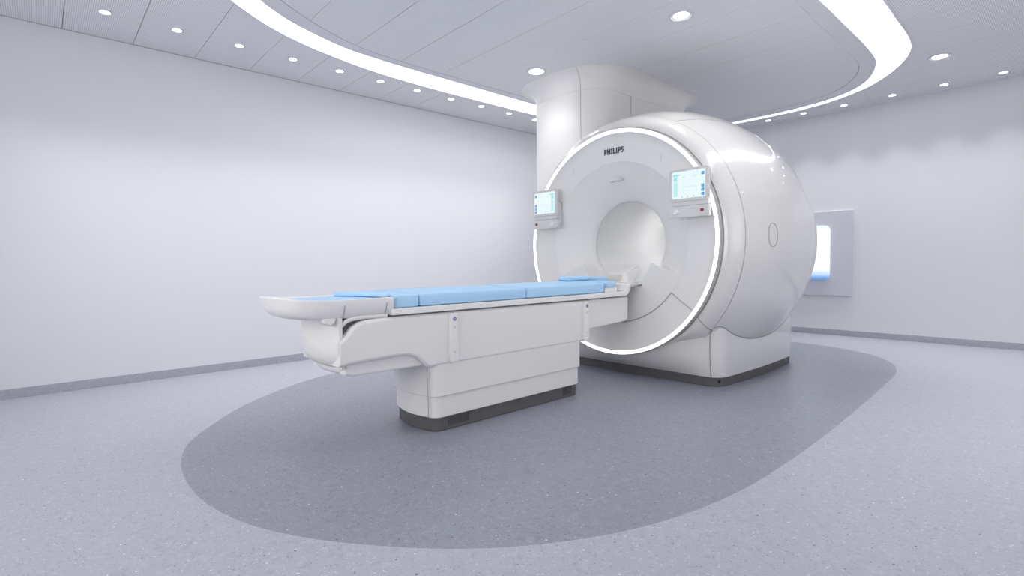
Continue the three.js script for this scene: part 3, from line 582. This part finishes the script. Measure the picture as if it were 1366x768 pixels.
// ---------------------------------------------------------------- blue cushions
function cushion(name, label, outline, y0, y1, crown = 0, r = 0.014) {
  const cx = outline.reduce((s, p) => s + p[0], 0) / outline.length, cz = outline.reduce((s, p) => s + p[1], 0) / outline.length;
  const t = new THREE.Group(); t.name = numbered(name); t.position.set(cx, y0, cz); t.userData = { label, category: 'cushion', group: 'blue cushions on the table' }; scene.add(t);
  // rounded outline
  const P = []; const n = outline.length;
  for (let i = 0; i < n; i++) {
    const a = outline[(i + n - 1) % n], b = outline[i], c = outline[(i + 1) % n];
    const cut = (p) => { const l = Math.hypot(p[0] - b[0], p[1] - b[1]), k = Math.min(0.022, l * 0.45) / l; return [b[0] + (p[0] - b[0]) * k, b[1] + (p[1] - b[1]) * k]; };
    const s = cut(a), e = cut(c);
    for (let k = 0; k <= 4; k++) { const q = k / 4; P.push([(1 - q) ** 2 * s[0] + 2 * q * (1 - q) * b[0] + q * q * e[0], (1 - q) ** 2 * s[1] + 2 * q * (1 - q) * b[1] + q * q * e[1]]); }
  }
  const s = new THREE.Shape(P.map(([x, z]) => V2(x, -z)));
  const g = new THREE.ExtrudeGeometry(s, { depth: y1 - y0 - 2 * r, bevelEnabled: true, bevelThickness: r, bevelSize: r, bevelOffset: -r, bevelSegments: 5, curveSegments: 4 });
  g.rotateX(-Math.PI / 2).translate(0, y0 + r, 0);
  if (crown) { const p = g.attributes.position; for (let i = 0; i < p.count; i++) if (p.getY(i) > (y0 + y1) / 2) p.setY(i, p.getY(i) + crown * Math.min(1, Math.max(0, (ZC + 0.24 - p.getZ(i)) / 0.25))); }
  const m = new THREE.Mesh(toCreasedNormals(g, 0.7), M.blue); m.name = 'vinyl_cover'; m.geometry.translate(-cx, -y0, -cz); m.castShadow = m.receiveShadow = true; t.add(m);
  return t;
}
const Q = (x0, x1, z0, z1) => [[x0, ZC + z1], [x1, ZC + z1], [x1, ZC + z0], [x0, ZC + z0]];
cushion('table_cushion', 'flat blue pad lying in the rounded foot tray', [[0.97, ZC + 0.13], [1.07, ZC + 0.2], [1.37, ZC + 0.2], [1.37, ZC - 0.2], [1.07, ZC - 0.2], [0.97, ZC - 0.12]], 0.806, 0.8235, 0, 0.005);
cushion('table_cushion', 'blue wedge cushion between the foot pad and the short mattress section', [[1.34, ZC + 0.02], [1.42, ZC + 0.19], [1.449, ZC + 0.19], [1.449, ZC - 0.225], [1.3, ZC - 0.225], [1.27, ZC - 0.16]], 0.8245, 0.842, 0.006, 0.009);
cushion('table_cushion', 'short blue mattress section nearest the foot tray', Q(1.452, 1.607, -0.235, 0.238), 0.764, 0.834, 0.014);
cushion('table_cushion', 'longest blue mattress section in the middle of the table', Q(1.613, 2.463, -0.235, 0.238), 0.766, 0.835, 0.014);
cushion('table_cushion', 'blue mattress section at the head end next to the scanner', [[2.468, ZC + 0.238], [3.345, ZC + 0.225], [3.36, ZC + 0.115], [3.55, ZC + 0.1], [3.56, ZC - 0.235], [2.468, ZC - 0.235]], 0.766, 0.838, 0.014);
cushion('head_cushion', 'small blue head block at the near corner of the mattress', Q(3.37, 3.5, 0.12, 0.22), 0.802, 0.852, 0.004, 0.016);
cushion('head_cushion', 'small blue head block at the far end of the mattress', Q(3.6, 3.73, -0.22, -0.03), 0.8275, 0.874, 0.006, 0.016);
cushion('head_cushion', 'raised blue side bolster on the far edge of the head section', Q(3.28, 3.55, -0.235, -0.1), 0.852, 0.888, 0, 0.016);

// ---------------------------------------------------------------- coil plug with looped cable on the head plate
{
  const x = 3.765, z = ZC + 0.125, t = thing('coil_plug', 'white plug with a looped cable on the head end of the table', 'plug', [x, 0.8255, z]);
  part(t, 'body', lathe([[0.0001, 0.088], [0.012, 0.087], [0.022, 0.08], [0.028, 0.066], [0.03, 0.045], [0.036, 0.02], [0.04, 0.008], [0.042, 0]], [x, 0.8255, z], 28), M.tray);
  part(t, 'foot', bx(x - 0.05, x + 0.06, 0.8255, 0.837, z - 0.04, z + 0.09, 0.005), M.tray);
  part(t, 'cable', tube([V3(x, 0.9, z + 0.01), V3(x + 0.01, 0.94, z + 0.05), V3(x + 0.012, 0.968, z + 0.1), V3(x + 0.01, 0.966, z + 0.14), V3(x + 0.004, 0.93, z + 0.14), V3(x + 0.004, 0.88, z + 0.1), V3(x + 0.01, 0.84, z + 0.075)], 0.0075, 60), M.tray, 'white cable loop');
}
// ---------------------------------------------------------------- wall screen behind the scanner
{
  const t = thing('wall_screen', 'backlit white and blue screen on a grey panel on the right wall', 'screen', [XR - 0.03, 0.52, -2.65]);
  part(t, 'backing_panel', bx(XR - 0.03, XR, 0.527, 1.652, -3.28, -2.03, 0.004), M.panel);
  const rr = []; for (const [sx, sy, a0] of [[1, 1, 0], [-1, 1, 90], [-1, -1, 180], [1, -1, 270]]) for (let i = 0; i <= 6; i++) { const a = (a0 + 15 * i) * Math.PI / 180, r = 0.07; rr.push([-2.655 + sx * (0.37 - r) + r * Math.cos(a), 1.1 + sy * (0.365 - r) + r * Math.sin(a)]); }
  const img = canvasTexture(64, 256, (g, w, h) => { const q = g.createLinearGradient(0, 0, 0, h); q.addColorStop(0, '#dff0ff'); q.addColorStop(0.12, '#ffffff'); q.addColorStop(0.8, '#f6fbff'); q.addColorStop(0.9, '#b9d6f5'); q.addColorStop(0.96, '#6f9ad6'); q.addColorStop(1, '#5a86c8'); g.fillStyle = q; g.fillRect(0, 0, w, h); });
  const m = std('wall_screen_image', { color: lin(0.05, 0.05, 0.05), roughness: 0.3, emissive: lin(1, 1, 1), emissiveMap: img, emissiveIntensity: 1.0 });
  const g = along(rr, XR - 0.055, XR - 0.028, 0.004), p = g.attributes.position, u = g.attributes.uv;
  for (let i = 0; i < p.count; i++) u.setXY(i, (p.getZ(i) + 3.03) / 0.75, Math.min(0.998, Math.max(0.002, (p.getY(i) - 0.735) / 0.73)));
  part(t, 'screen', g, m, 'rounded lit screen, white with a blue lower edge');
  const l = new THREE.RectAreaLight(lin(0.95, 0.98, 1), 0.8, 0.7, 0.68); l.position.set(XR - 0.06, 1.1, -2.655); l.lookAt(0, 1.1, -2.655); l.name = 'wall_screen_light'; scene.add(l);
}
renderer.render(scene, camera);
